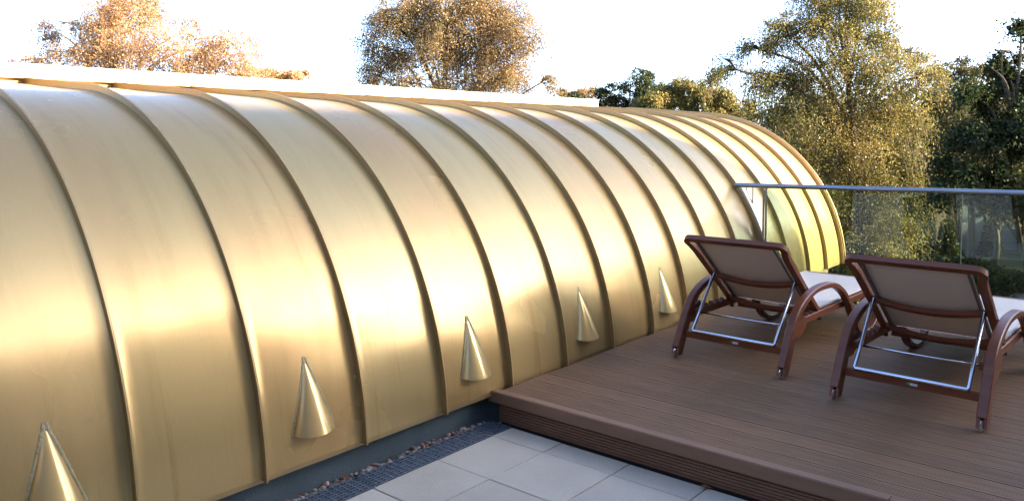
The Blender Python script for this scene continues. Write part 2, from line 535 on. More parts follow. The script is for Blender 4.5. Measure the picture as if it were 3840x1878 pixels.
# soldered cones with open lower mouths
def cone_mesh():
    za, zb = 0.580, 0.286
    na, nb = 14, 26
    v = []; f = []
    for i in range(nb + 1):
        t = i / nb
        z = za + (zb - za) * t
        rr = math.sqrt(RP * RP - (z - ZC) ** 2)
        hw = 0.101 * t + 0.002; pr = 0.072 * t + 0.002
        for j in range(na + 1):
            a = PI * j / na
            y = -hw * math.cos(a)
            zz = z - (0.012 * t * math.sin(a))
            v.append((rr - 0.004 + pr * math.sin(a), y, zz))
    for i in range(nb):
        for j in range(na):
            a = i * (na + 1) + j
            f.append((a, a + na + 1, a + na + 2, a + 1))
    me = bpy.data.meshes.new("vent_cone"); me.from_pydata(v, [], f); me.update()
    return me
def solder_mesh():
    rg = random.Random(3)
    b = MB(); za, zb = 0.580, 0.286
    for sgn in (-1, 1):
        prev = None
        n = 40
        k0 = len(b.v)
        for i in range(n + 1):
            t = -0.04 + 1.04 * i / n
            z = za + (zb - za) * t
            c = sgn * (0.101 * max(t, 0) + 0.002)
            w = 0.0085 + rg.uniform(-0.002, 0.002)
            rr = math.sqrt(RP * RP - (z - ZC) ** 2)
            h = 0.0016 + rg.uniform(0, 0.0010)
            for dy, dh in ((-0.006, 0.0), (0.003, h), (w, h * 0.8), (w + 0.003, -0.0012)):
                b.v.append((rr + 0.0015 + dh, c + sgn * dy, z))
        for i in range(n):
            for j in range(3):
                a = k0 + i * 4 + j
                b.f.append((a, a + 1, a + 5, a + 4))
    return b.mesh("solder_bead")
cme, some = cone_mesh(), solder_mesh()
k = -5
while k <= 11:
    y = S0 + SP * (k + 0.5)
    o = link("vent_cone", cme, M_CONE, vault, True)
    o.location = (0, y, 0)
    o.data.materials[0] = M_CONE
    s = link("solder_bead", some, M_SOLDER, o, True)
    k += 2
# flat ridge cap on top of the vault, in butted lengths
for ya, yb in ((-2.35, 1.10), (1.104, 4.50), (4.504, 7.90)):
    b = MB(); b.box((-1.34, ya, 1.908), (-0.742, yb, 1.984)); cp = b.build("ridge_cap", M_CAP, vault)
    b = MB(); b.box((-1.352, ya, 1.9845), (-0.730, yb, 1.993)); b.build("cap_flashing", M_CAP, cp)
b = MB(); b.box((-1.30, -2.34, 1.80), (-0.78, 7.88, 1.9075)); b.build("cap_upstand", M_SEAM, vault)

# ------------------------------------------------------------------ kerb, gravel, grating, slabs
b = MB(); b.box((-2.99, -2.4, -0.055), (-2.905, 6.95, 0.129))
tag(b.build("kerb", M_KERB), kind='structure')
gb = MB(); gb.box((-2.904, -2.3, -0.055), (-2.836, 3.19, -0.030))
gravel = tag(gb.build("gravel_bed", simple("gravel_fines", (0.08, 0.07, 0.06), (0.18, 0.16, 0.14), 60, 0.9)), kind='structure')
stone_m = []
for c1, c2 in (((0.22, 0.20, 0.17), (0.34, 0.31, 0.27)), ((0.12, 0.11, 0.11), (0.2, 0.18, 0.17)), ((0.20, 0.10, 0.075), (0.28, 0.15, 0.11)), ((0.33, 0.31, 0.28), (0.45, 0.42, 0.38))):
    stone_m.append(simple("pebble_stone", c1, c2, 40, 0.75, 0, 0.3))
stones = []
for i in range(12):
    bm = bmesh.new(); bmesh.ops.create_icosphere(bm, subdivisions=1, radius=1)
    for vv in bm.verts:
        vv.co *= random.uniform(0.75, 1.15)
    me = bpy.data.meshes.new("pebble"); bm.to_mesh(me); bm.free()
    me.materials.append(stone_m[(0, 1, 0, 3, 2, 0, 1, 3, 0, 2, 1, 3)[i]])
    me.polygons.foreach_set("use_smooth", [True] * len(me.polygons))
    stones.append(me)
for i in range(290):
    y = 3.16 - 2.6 * (i / 290) ** 0.9 if i < 250 else random.uniform(0.3, 3.15)
    o = link("pebble", random.choice(stones), None, gravel)
    sz = random.uniform(0.008, 0.017)
    x = random.uniform(-2.888, -2.846)
    o.location = (x, y + random.uniform(-0.01, 0.01), -0.024 + random.uniform(0, 0.016) + sz * 0.4)
    o.scale = (sz, sz * random.uniform(0.8, 1.4), sz * random.uniform(0.6, 0.9))
    o.rotation_euler = (random.uniform(-.4, .4), random.uniform(-.4, .4), random.uniform(0, 6))
lm = simple("dry_leaf", (0.16, 0.05, 0.02), (0.30, 0.12, 0.04), 30, 0.8)
def leaf_shape(sz):
    b = MB()
    b.add([(-sz, 0, 0), (-sz * .3, sz * .5, sz * .18), (sz, 0, 0.0), (-sz * .3, -sz * .5, sz * .18), (0, 0, -0.001)], [(0, 4, 1), (1, 4, 2), (2, 4, 3), (3, 4, 0)])
    return b
for i in range(16):
    o = leaf_shape(random.uniform(0.012, 0.022)).build("dry_leaf", lm, gravel)
    o.location = (random.uniform(-2.885, -2.83), random.choice((random.uniform(2.2, 3.15), random.uniform(0.8, 3.1))), -0.004 + random.uniform(0, 0.010))
    o.rotation_euler = (random.uniform(-.5, .5), random.uniform(-.5, .5), random.uniform(0, 6))
fl = leaf_shape(0.028).build("fallen_leaf", lm)
fl.location = (-1.545, 3.175, 0.008); fl.rotation_euler = (0.1, 0.2, 0.7)
tag(fl, "small curled orange leaf lying on the slabs against the deck front", "leaf")

# grating sections
secs = [(2.262, 3.19), (1.262, 2.256), (0.262, 1.256), (-0.738, 0.256)]
secl = ["blue-grey steel drain grating section ending against the brown deck front", "blue-grey steel drain grating section, second from the deck, between gravel and slabs",
        "steel drain grating section nearest the bottom edge of the picture", "steel drain grating section out by the camera's feet"]
for (ya, yb), lb in zip(secs, secl):
    root = empty("drain_grating", (-2.762, ya, 0))
    tag(root, lb, "grating", "drain gratings along the vault")
    L = yb - ya
    b = MB()
    b.box((-0.0715, 0, -0.03), (-0.0655, L, 0.002)); b.box((0.0655, 0, -0.03), (0.0715, L, 0.002))
    b.box((-0.0655, 0, -0.03), (0.0655, 0.006, 0.002)); b.box((-0.0655, L - 0.006, -0.03), (0.0655, L, 0.002))
    b.build("frame", M_GALV, root)
    b = MB()
    for q in range(1, 6):
        x = -0.0655 + 0.131 * q / 6
        b.box((x - 0.0035, 0.006, -0.02), (x + 0.0035, L - 0.006, 0.0008))
    n = int(L / 0.0333)
    for q in range(1, n):
        y = L * q / n
        b.box((-0.0655, y - 0.0035, -0.016), (0.0655, y + 0.0035, -0.0006))
    tag(b.build("bar_mesh", M_GALV, root), kind='stuff')
b = MB(); b.box((-2.834, -1.0, -0.058), (-2.69, 3.19, -0.045))
tag(b.build("drain_channel", M_DARKGAP), kind='structure')

b = MB(); b.box((-2.688, -6.0, -0.06), (4.0, 3.19, -0.012))
paving = tag(b.build("paving", M_DARKGAP), kind='structure')
xs = [-2.686, -2.35] + [-2.35 + 0.4 * i for i in range(1, 17)]
ys = [3.188] + [3.031 - 0.4 * i for i in range(0, 13)]
for i in range(len(xs) - 1):
    for j in range(len(ys) - 1):
        gap = 0.0022
        w = xs[i + 1] - xs[i] - 2 * gap; h = ys[j] - ys[j + 1] - 2 * gap
        b = MB(); b.box((-w / 2, -h / 2, -0.03), (w / 2, h / 2, 0), 0.0025)
        o = b.build("paving_slab", M_TILE, paving)
        o.location = ((xs[i] + xs[i + 1]) / 2, (ys[j] + ys[j + 1]) / 2, random.uniform(-0.0012, 0.0012))
        o.rotation_euler = (random.uniform(-.0015, .0015), random.uniform(-.0015, .0015), random.uniform(-.001, .001))

# ------------------------------------------------------------------ deck
ZD = 0.164
b = MB(); b.box((-2.78, 3.215, -0.05), (6.0, 6.94, ZD - 0.030))
deck = tag(b.build("deck", M_DARKGAP), kind='structure')
DX0, DX1 = -2.800, 6.0
def board_mesh(y0, y1):
    W = y1 - y0
    n = max(3, int(round(W / 0.0126)))
    prof = [(0.0, -0.028), (0.0, -0.003), (0.002, 0.0)]
    pitch_ = (W - 0.006) / n
    for i in range(n - 1):
        yc = 0.003 + pitch_ * (i + 1)
        prof += [(yc - 0.0026, 0.0), (yc - 0.0020, -0.0030), (yc + 0.0020, -0.0030), (yc + 0.0026, 0.0)]
    prof += [(W - 0.002, 0.0), (W, -0.003), (W, -0.028)]
    m = len(prof)
    v = [(0, y, z) for y, z in prof] + [(DX1 - DX0, y, z) for y, z in prof]
    f = [(i, m + i, m + i + 1, i + 1) for i in range(m - 1)] + [tuple(range(m)), tuple(range(m, 2 * m))[::-1]]
    me = bpy.data.meshes.new("deck_board"); me.from_pydata(v, [], f); me.update()
    return me
def add_board(y0, y1, me=None):
    me = me or board_mesh(y0, y1)
    o = link("deck_board", me, M_DECK, deck)
    o.location = (DX0 + random.uniform(-0.003, 0.003), y0, ZD + random.uniform(-0.0008, 0.0008))
    return me
add_board(3.243, 3.357)
bme = board_mesh(0, 0.1335)
y = 3.3635
while y + 0.1335 < 6.96:
    add_board(y, y + 0.1335, bme)
    y += 0.1450
# nosing: two lengths butted, ribbed fascia boards below
for xa, xb in ((-2.852, -0.802), (-0.799, 3.2), (3.203, 6.0)):
    b = MB()
    prof = [(3.190, 0.108), (3.190, ZD - 0.002), (3.194, ZD + 0.004), (3.236, ZD + 0.005), (3.240, ZD + 0.002), (3.240, ZD - 0.02), (3.206, ZD - 0.022), (3.206, 0.108)]
    b.prism_x(prof, xa, xb)
    b.build("nosing_board", M_NOSE, deck)
def ribbed(x0, x1, z0, z1, n):
    prof = []
    ph = (z1 - z0) / n; gd = 3.2125
    for i in range(n):
        za = z0 + ph * i
        prof += [(gd, za + 0.0008), (gd, za + 0.0042), (3.2065, za + 0.0050), (3.2065, za + ph - 0.0008)]
    prof = [(gd, z0)] + prof[1:] + [(gd, z1)] + [(3.222, z1), (3.222, z0)]
    b = MB(); b.prism_x(prof, x0, x1)
    return b
for xa, xb in ((-2.790, -0.601), (-0.598, 3.2), (3.203, 6.0)):
    ribbed(xa, xb, 0.002, 0.107, 7).build("fascia_board", M_FASCIA, deck)

# ------------------------------------------------------------------ glass balustrade
def rail_pt(x):
    t = (x + 3.132) / 2.211
    return Vector((x, 6.957 + 0.243 * t, 1.105 + 0.013 * t))
rail = empty("balustrade", (-3.132, 6.957, 0))
tag(rail, "glass balustrade with round steel handrail across the far end of the deck", "balustrade")
def loc(p): 
    return Vector(p) - Vector((-3.132, 6.957, 0))
b = MB(); b.tube([loc(rail_pt(-3.135)), loc(rail_pt(0)), loc(rail_pt(4.0))], 0.0205, 18)
smooth_angle(b.build("handrail", M_STEEL, rail), 50)
gx = [-2.852, -1.303, 0.245, 1.80, 3.35]
for i in range(len(gx) - 1):
    a, c = rail_pt(gx[i] + 0.004), rail_pt(gx[i + 1] - 0.004)
    d = (c - a); d.z = 0; d.normalize(); nrm = Vector((-d.y, d.x, 0)) * 0.006
    zt = 0.012
    b = MB()
    pts = []
    for p in (a, c):
        for s_ in (-1, 1):
            pts.append((p.x + nrm.x * s_, p.y + nrm.y * s_, -0.10))
            pts.append((p.x + nrm.x * s_, p.y + nrm.y * s_, p.z - 0.019))
    b.add([loc(p) for p in pts], [(0, 1, 5, 4), (2, 6, 7, 3), (1, 3, 7, 5), (0, 4, 6, 2), (0, 2, 3, 1), (4, 5, 7, 6)])
    b.build("glass_pane", M_GLASS, rail)
    if i > 0:
        e = rail_pt(gx[i])
        m = MB(); m.box(tuple(loc((e.x - 0.0028, e.y - 0.006, -0.10))), tuple(loc((e.x + 0.0028, e.y + 0.006, e.z - 0.02))))
        m.build("joint_seal", simple("glass_edge", (0.30, 0.33, 0.16), (0.36, 0.38, 0.2), 5, 0.3), rail)
# end post of two flat bars, shaped bar following the vault, and the V-shaped wire
for dx in (-0.012, 0.010):
    e = rail_pt(-2.862 + dx)
    b = MB(); b.box(tuple(loc((e.x - 0.005, e.y - 0.012, -0.08))), tuple(loc((e.x + 0.005, e.y + 0.012, e.z - 0.015))))
    b.build("end_post", M_STEEL, rail)
b = MB()
pts = []
for j in range(30):
    th = math.radians(4 + 31.5 * j / 29)
    pts.append(loc((XC + (RC + 0.016) * math.cos(th), 6.955, ZC + (RC + 0.016) * math.sin(th))))
b.tube(pts, 0.009, 10)
b.build("shaped_bar", M_STEEL, rail, True)
b = MB()
b.tube([loc(rail_pt(-3.045)), loc(rail_pt(-2.977) - Vector((0, 0, 0.16)))], 0.005, 8)
b.tube([loc(rail_pt(-2.972) - Vector((0, 0, 0.163))), loc(rail_pt(-2.972))], 0.005, 8)
b.build("bracket_wire", M_STEEL, rail)
for x in (-2.35, -1.45, -1.1, -0.1):
    e = rail_pt(x)
    b = MB(); b.box(tuple(loc((x - 0.025, e.y - 0.03, 0.02))), tuple(loc((x + 0.025, e.y + 0.012, 0.10))))
    b.build("glass_clamp", M_STEEL, rail)

# ------------------------------------------------------------------ loungers
def make_lounger():
    root = empty("sun_lounger")
    HW = 0.343
    outer = catmull([(0, 0.000, 0.055), (0, 0.055, 0.15), (0, 0.115, 0.26), (0, 0.185, 0.345), (0, 0.29, 0.405), (0, 0.43, 0.445), (0, 0.60, 0.452),
                     (0, 0.77, 0.435), (0, 0.92, 0.375), (0, 1.03, 0.29), (0, 1.13, 0.18), (0, 1.23, 0.075), (0, 1.36, 0.022), (0, 1.50, 0.020),
                     (0, 1.62, 0.070), (0, 1.70, 0.16), (0, 1.74, 0.235)], 5)
    path = [(p.y, p.z) for p in outer]
    n = len(path)
    th = []
    for i in range(n):
        t = i / (n - 1)
        th.append(0.074 - 0.040 * min(1, max(0, (t - 0.05) / 0.25)) if t < 0.5 else 0.034)
    for sx in (-1, 1):
        x0, x1 = sx * HW - 0.024, sx * HW + 0.024
        b = MB(); b.ribbon(path, x0, x1, th, 0.005)
        fr = smooth_angle(b.build("side_frame", M_LWOOD, root), 35)
        # widened block where the seat rail meets the leg
        b = MB(); b.prism_x([(0.135, 0.20), (0.12, 0.275), (0.25, 0.325), (0.30, 0.30), (0.30, 0.255), (0.20, 0.20)], x0 + 0.006, x1 - 0.006)
        b.build("rail_block", M_LWOOD, fr)
        # forked foot and wheel
        for xa in (-0.023, 0.008):
            b = MB(); b.prism_x([(-0.034, 0.02), (0.020, 0.012), (0.060, 0.085), (-0.012, 0.085)], sx * HW + xa, sx * HW + xa + 0.015)
            b.build("fork", M_LWOOD, fr)
        b = MB()
        pts = [(sx * HW - 0.007 + 0.014 * q / 4, -0.020, 0.032) for q in range(5)]
        b.tube(pts, [0.024, 0.030, 0.032, 0.030, 0.024], 20)
        smooth_angle(b.build("wheel", M_CHROME, root), 40)
    # rear cross rail, with its little sticker
    b = MB(); b.box((-HW + 0.024, 0.055, 0.120), (HW - 0.024, 0.083, 0.160), 0.004)
    cr = b.build("cross_rail", M_LWOOD, root)
    st = simple("sticker_white", (0.55, 0.58, 0.6), (0.6, 0.62, 0.65), 5, 0.4)
    sg = simple("sticker_green", (0.08, 0.22, 0.12), (0.1, 0.26, 0.14), 5, 0.4)
    b = MB(); b.box((0.005, 0.0535, 0.134), (0.040, 0.0549, 0.147)); b.build("sticker", st, cr)
    b = MB(); b.box((-0.010, 0.0535, 0.137), (0.0049, 0.0549, 0.147)); b.build("sticker_corner", sg, cr)
    # seat rails along each side, notched on the inner underside
    for sx in (-1, 1):
        b = MB()
        xi = sx * 0.302
        b.box((xi - 0.014, 0.16, 0.245), (xi + 0.014, 1.98, 0.287), 0.004)
        sr = b.build("seat_rail", M_LWOOD, root)
        for q in range(4):
            y = 0.27 + 0.075 * q
            b = MB(); b.prism_x([(y, 0.287), (y + 0.012, 0.308), (y + 0.035, 0.287)], xi - 0.012, xi + 0.012)
            b.build("support_notch", M_LWOOD, sr)
    b = MB(); b.box((-0.30, 1.955, 0.245), (0.30, 1.995, 0.300), 0.006)
    b.build("foot_rail", M_LWOOD, root)
    for y in (0.72, 1.55):
        b = MB(); b.box((-0.287, y, 0.215), (0.287, y + 0.035, 0.243), 0.003)
        b.build("cross_brace", M_LWOOD, root)
    # seat sling
    b = MB()
    nx, ny = 10, 24
    for i in range(ny + 1):
        for j in range(nx + 1):
            u = j / nx; t = i / ny
            b.v.append((-0.292 + 0.584 * u, 0.63 + 1.335 * t, 0.298 - 0.016 * math.sin(PI * u) * math.sin(PI * min(1, max(0, t)))))
    for i in range(ny):
        for j in range(nx):
            a = i * (nx + 1) + j
            b.f.append((a, a + 1, a + nx + 2, a + nx + 1))
    b.build("seat_sling", M_SLING, root, True)
    for sx in (-1, 1):
        b = MB(); b.tube([(sx * 0.294, 0.63, 0.299), (sx * 0.294, 1.965, 0.299)], 0.008, 8)
        b.build("sling_edge", M_SLING, root, True)
    # backrest, reclined: u along the slope from the hinge, w across
    hy, hz = 0.625, 0.292
    ty, tz = 0.030, 0.768
    Lb = math.hypot(ty - hy, tz - hz)
    uy, uz = (ty - hy) / Lb, (tz - hz) / Lb
    ny_, nz_ = -uz, uy      # away from the sitter (behind/below)
    if nz_ > 0: ny_, nz_ = -ny_, -nz_
    def bp(u, x, w=0.0):
        return (x, hy + uy * u + ny_ * w, hz + uz * u + nz_ * w)
    def bbar(b, u0, x0, u1, x1, wd, w0, w1):
        a = Vector((x0, u0, 0)); c = Vector((x1, u1, 0)); d = (c - a).normalized(); pn = Vector((-d.y, d.x, 0)) * wd / 2
        q = [a + pn, a - pn, c - pn, c + pn]
        vs = [bp(p.y, p.x, w0) for p in q] + [bp(p.y, p.x, w1) for p in q]
        b.add(vs, [(0, 1, 2, 3), (7, 6, 5, 4), (0, 4, 5, 1), (1, 5, 6, 2), (2, 6, 7, 3), (3, 7, 4, 0)])
    # frame outline with rounded upper corners, swept as short bars
    BW = 0.318
    prof = [(0.0, -BW + 0.025), (0.30, -BW + 0.025), (Lb - 0.15, -BW + 0.020), (Lb - 0.09, -BW + 0.012)]
    for q in range(0, 7):
        a = PI / 2 * q / 6
        prof.append((Lb - 0.055 + 0.035 * math.sin(a), -BW + 0.038 - 0.035 * math.cos(a)))
    prof2 = [(u, -x) for u, x in prof[::-1]]
    loop = prof + prof2
    b = MB(); k0 = 0
    nl = len(loop)
    for i, (u, x) in enumerate(loop):
        p = Vector((x, u)); a = Vector((loop[max(i - 1, 0)][1], loop[max(i - 1, 0)][0])); c = Vector((loop[min(i + 1, nl - 1)][1], loop[min(i + 1, nl - 1)][0]))
        d = (c - a).normalized(); pn = Vector((-d.y, d.x)) * 0.020
        for (s_, w) in ((1, -0.012), (1, 0.018), (-1, 0.018), (-1, -0.012)):
            q = p + pn * s_
            b.v.append(bp(q.y, q.x, w))
    for i in range(nl - 1):
        for j in range(4):
            j2 = (j + 1) % 4
            b.f.append((i * 4 + j, i * 4 + j2, (i + 1) * 4 + j2, (i + 1) * 4 + j))
    b.f.append((0, 1, 2, 3)[::-1]); e = (nl - 1) * 4; b.f.append((e, e + 1, e + 2, e + 3))
    smooth_angle(b.build("backrest_frame", M_LWOOD, root), 35)
    # overhanging straight lip of the top bar
    b = MB()
    for (u0, bow) in ((0.34, 0.030), (0.035, 0.034)):
        k0 = len(b.v); n = 16
        for i in range(n + 1):
            x = -0.275 + 0.55 * i / n
            s_ = 1 - (x / 0.275) ** 2
            for (du, w) in ((-0.016, 0.0), (0.016, 0.0), (0.016, 0.026), (-0.016, 0.026)):
                b.v.append(bp(u0 + du - bow * s_ * 0.9, x, 0.002 + w + bow * 0.8 * s_))
        for i in range(n):
            for j in range(4):
                j2 = (j + 1) % 4
                b.f.append((k0 + i * 4 + j, k0 + i * 4 + j2, k0 + (i + 1) * 4 + j2, k0 + (i + 1) * 4 + j))
        if u0 == 0.34:
            smooth_angle(b.build("backrest_slat", M_LWOOD, root), 50); b = MB()
    smooth_angle(b.build("backrest_slat", M_LWOOD, root), 50)
    # aluminium sling channels inside the side members
    for sx in (-1, 1):
        b = MB(); bbar(b, 0.03, sx * 0.252, Lb - 0.05, sx * 0.252, 0.016, -0.002, 0.012)
        b.build("sling_channel", M_ALU, root)
    b = MB(); nx, ny = 10, 14
    for i in range(ny + 1):
        for j in range(nx + 1):
            u = j / nx; t = i / ny
            b.v.append(bp(0.01 + (Lb - 0.04) * t, -0.262 + 0.524 * u, -0.004 + 0.016 * math.sin(PI * u) * math.sin(PI * t) ** 0.5 if 0 < t < 1 else -0.004))
    for i in range(ny):
        for j in range(nx):
            a = i * (nx + 1) + j
            b.f.append((a, a + 1, a + nx + 2, a + nx + 1))
    b.build("backrest_sling", M_SLING, root, True)
    # tubular support, square U, with a cross rod
    b = MB()
    c = 0.018
    p1 = bp(Lb * 0.47, -0.268, 0.022); p4 = bp(Lb * 0.47, 0.268, 0.022)
    lo = (0.052, 0.168)
    pts = [p1, (-0.2685, lo[0] + 0.004, lo[1] + 0.006), (-0.263, lo[0], lo[1]), (0.263, lo[0], lo[1]), (0.2685, lo[0] + 0.004, lo[1] + 0.006), p4]
    b.tube(pts, 0.0102, 12)
    b.build("support_tube", M_CHROME, root, True)
    b = MB(); b.tube([(-0.30, 0.185, 0.262), (0.30, 0.185, 0.262)], 0.0065, 10)
    b.build("cross_rod", M_CHROME, root, True)
    # small dark knobs under the seat rail
    for sx in (-1, 1):
        b = MB(); b.tube([(sx * 0.302, 0.66, 0.245), (sx * 0.302, 0.66, 0.222)], [0.012, 0.015], 10)
        b.build("pivot_knob", M_TYRE, root)
    return root

def copy_tree(o, parent=None):
    c = o.copy(); COL.objects.link(c); c.parent = parent
    for ch in list(o.children):
        copy_tree(ch, c)
    return c
l1 = make_lounger()
l1.location = (-2.040, 4.450, ZD); l1.rotation_euler = (0, 0, math.radians(-1.8))
tag(l1, "sun lounger nearer the brass vault, dark red-brown wood with pale sling and raised back", "sun lounger", "sun loungers standing on the deck")
l2 = copy_tree(l1)
l2.location = (-1.004, 4.260, ZD); l2.rotation_euler = (0, 0, math.radians(-2.4))
tag(l2, "sun lounger at the right edge of the picture, farther from the brass vault, back raised", "sun lounger")

# ------------------------------------------------------------------ trees
def leaf_mesh(name, centers, size, m, parent, aspect=0.62, droop=0.5, r=None, normals=None):
    r = r or rng
    n = len(centers)
    a = r.normal(size=(n, 3)); a[:, 2] -= droop * 1.6
    a /= np.linalg.norm(a, axis=1)[:, None]
    t = r.normal(size=(n, 3))
    if normals is not None:      # leaves of one clump face roughly the same way
        t = normals + r.normal(size=(n, 3)) * 0.55
        t /= np.linalg.norm(t, axis=1)[:, None]
        a = a - (a * t).sum(1)[:, None] * t
        a /= np.linalg.norm(a, axis=1)[:, None] + 1e-6
    bvec = np.cross(a, t); bvec /= np.linalg.norm(bvec, axis=1)[:, None]
    s = (size * r.uniform(0.65, 1.3, n))[:, None]
    c = centers
    v = np.empty((n, 4, 3), dtype=np.float32)
    v[:, 0] = c - a * s * 0.5
    v[:, 1] = c + bvec * s * 0.5 * aspect - a * s * 0.05
    v[:, 2] = c + a * s * 0.5
    v[:, 3] = c - bvec * s * 0.5 * aspect - a * s * 0.05
    me = bpy.data.meshes.new(name)
    me.vertices.add(n * 4); me.vertices.foreach_set("co", v.reshape(-1))
    me.loops.add(n * 4); me.loops.foreach_set("vertex_index", np.arange(n * 4, dtype=np.int32))
    me.polygons.add(n); me.polygons.foreach_set("loop_start", np.arange(0, n * 4, 4, dtype=np.int32))
    me.update(calc_edges=True)
    return link(name, me, m, parent)

def tree(name, label, cat, lobes, leafm, bark, base, nleaf, lsize, depth=1.0, hang=0.9, trunks=1, trunk_r=0.16, spread=0.10, group=None, seed=0, limbs=True, topz=None):
    r = np.random.default_rng(100 + seed); rd = random.Random(seed)
    root = empty(name, base)
    tag(root, label, cat, group)
    B = np.array(base)
    L = np.array([l[:5] for l in lobes], float)
    vol = L[:, 3] * L[:, 3] * L[:, 4]; vol = np.maximum(vol, 0.02) ** 0.8
    cnt = np.maximum(8, (vol / vol.sum() * nleaf / 26)).astype(int)
    dirv = B[:2] / max(1e-6, np.linalg.norm(B[:2]))      # away from the terrace: lobes are spread front to back
    cs = []; strands = []; starts = []; ns = []
    for (x, y, z, rx, rz), n in zip(L, cnt):
        ry = max(rx, 0.5) * depth
        off = r.uniform(-1, 1) * 0.5 * depth
        cx_, cy_ = x + dirv[0] * off, y + dirv[1] * off
        u = r.normal(size=(n, 3)); u /= np.linalg.norm(u, axis=1)[:, None]
        rad = r.uniform(0.15, 1.08, n) ** 0.55
        # clumps: pull strands towards a few sub-centres for uneven outline
        ncl = max(3, n // 14)
        cl = r.normal(size=(ncl, 3)); cl /= np.linalg.norm(cl, axis=1)[:, None]; cl *= r.uniform(0.35, 1.12, ncl)[:, None]
        p = u * rad[:, None] * 0.34 + cl[r.integers(0, ncl, n)] * 0.88
        R_ = np.array([rx, ry, rz])
        start = np.array([cx_, cy_, z]) + p * R_
        outd = p.copy(); outd[:, 2] = 0; nn = np.linalg.norm(outd, axis=1)[:, None] + 1e-6; outd /= nn
        Ls = hang * r.uniform(0.35, 1.25, n) * min(1.0, 0.35 + rz)
        m = 26
        t = r.uniform(0, 1, (n, m))
        sway = r.normal(size=(n, 1, 3)) * 0.08
        pos = start[:, None, :] + outd[:, None, :] * (Ls[:, None] * 0.45 * (1 - (1 - t) ** 2))[:, :, None] + sway * t[:, :, None]
        pos[:, :, 2] += (0.10 * np.sin(t * PI) - 0.85 * t ** 1.7) * Ls[:, None]
        pos += r.normal(size=(n, m, 3)) * spread * (0.35 + 0.65 * t[:, :, None])
        cs.append(pos.reshape(-1, 3)); starts.append(start)
        nv = p * np.array([1, 1, 0.8]) + r.normal(size=(n, 3)) * 0.25; nv[:, 2] += 0.35
        nv /= np.linalg.norm(nv, axis=1)[:, None] + 1e-6
        ns.append(np.repeat(nv, m, axis=0))
        for q in range(0, n, 2):
            e = start[q] + outd[q] * Ls[q] * 0.45; e = e + np.array([0, 0, -0.85 * Ls[q]])
            mid = start[q] + outd[q] * Ls[q] * 0.30 + np.array([0, 0, -0.15 * Ls[q]])
            strands.append((start[q], mid, e))
    C = np.concatenate(cs) - B
    leaf_mesh("crown", C.astype(np.float32), lsize, leafm, root, r=r, normals=np.concatenate(ns))
    # trunk, limbs, branches
    b = MB(); top = (topz if topz is not None else L[:, 2].max()) - B[2]
    tp = []
    for k in range(trunks):
        a = 2 * PI * k / max(1, trunks) + 0.6; sp = 0.0 if trunks == 1 else 0.9
        pts = []
        for i in range(9):
            t = i / 8
            pts.append((math.cos(a) * sp * t + 0.22 * math.sin(5 * t + k), math.sin(a) * sp * t + 0.2 * math.cos(4 * t + k), top * t * (1 - 0.06 * k)))
        b.tube(pts, [trunk_r * (1 - 0.85 * i / 8) / (1 if trunks == 1 else 1.3) for i in range(9)], 8)
        tp.append(pts)
    smooth_angle(b.build("trunk", bark, root), 60)
    if limbs:
        b = MB(); tw = MB()
        for (x, y, z, rx, rz), st in zip(L, starts):
            c = Vector((x, y, z)) - Vector(base)
            pts = min(tp, key=lambda P: min((Vector(q) - c).length for q in P))
            zz = max(0.3 * top, c.z - 0.6 * math.hypot(c.x, c.y) - 0.4)
            i = min(8, max(1, int(zz / top * 8)))
            a = Vector(pts[i])
            mid = (a + c) / 2 + Vector((0, 0, 0.18 * (c - a).length))
            mid += Vector((rd.uniform(-.1, .1), rd.uniform(-.1, .1), 0))
            rr = min(0.05, 0.012 + 0.014 * (c - a).length)
            b.tube(catmull([a, mid, c], 4), [rr * (1 - 0.07 * q) for q in range(9)], 6)
            for s_ in st[:: max(1, len(st) // 14)]:
                e = Vector(s_) - Vector(base)
                m2 = (c + e) / 2 + Vector((0, 0, 0.10 * (e - c).length))
                b.tube([c, m2, e], [rr * 0.45, rr * 0.3, 0.004], 4)
        b.build("limbs", bark, root)
        for (p, q, s_) in strands:
            tw.tube([Vector(p) - Vector(base), Vector(q) - Vector(base), Vector(s_) - Vector(base)], [0.005, 0.004, 0.002], 3, False)
        tag(tw.build("twigs", M_TWIG, root), kind="stuff")
    return root

T1 = [(-25.5, 11.6, 5.9, 0.7, 0.5), (-26.3, 10.9, 5.6, 0.5, 0.4), (-25.69, 11.37, 5.38, 1.01, 0.76), (-25.89, 11.14, 4.45, 1.1, 0.67), (-26.49, 10.67, 4.96, 0.59, 0.51), (-27.01, 10.25, 5.17, 0.59, 0.38), (-27.22, 10.04, 4.88, 0.42, 0.34), (-24.98, 11.89, 4.2, 0.93, 0.51), (-24.2, 12.54, 4.28, 0.93, 0.55), (-23.5, 13.14, 4.37, 0.93, 0.59), (-22.99, 13.58, 4.53, 0.76, 0.51), (-23.16, 13.39, 3.82, 0.93, 0.42), (-26.46, 10.63, 4.07, 1.26, 0.3), (-27.55, 9.71, 3.91, 0.76, 0.15), (-25.62, 11.48, 6.22, 0.93, 0.67), (-24.84, 12.12, 5.88, 0.42, 0.21), (-24.16, 12.62, 4.87, 0.59, 0.34)]
T1b = [(-36.72, 24.31, 4.97, 0.99, 0.37), (-36.06, 24.85, 4.79, 0.85, 0.31), (-37.59, 23.58, 4.93, 0.99, 0.37)]
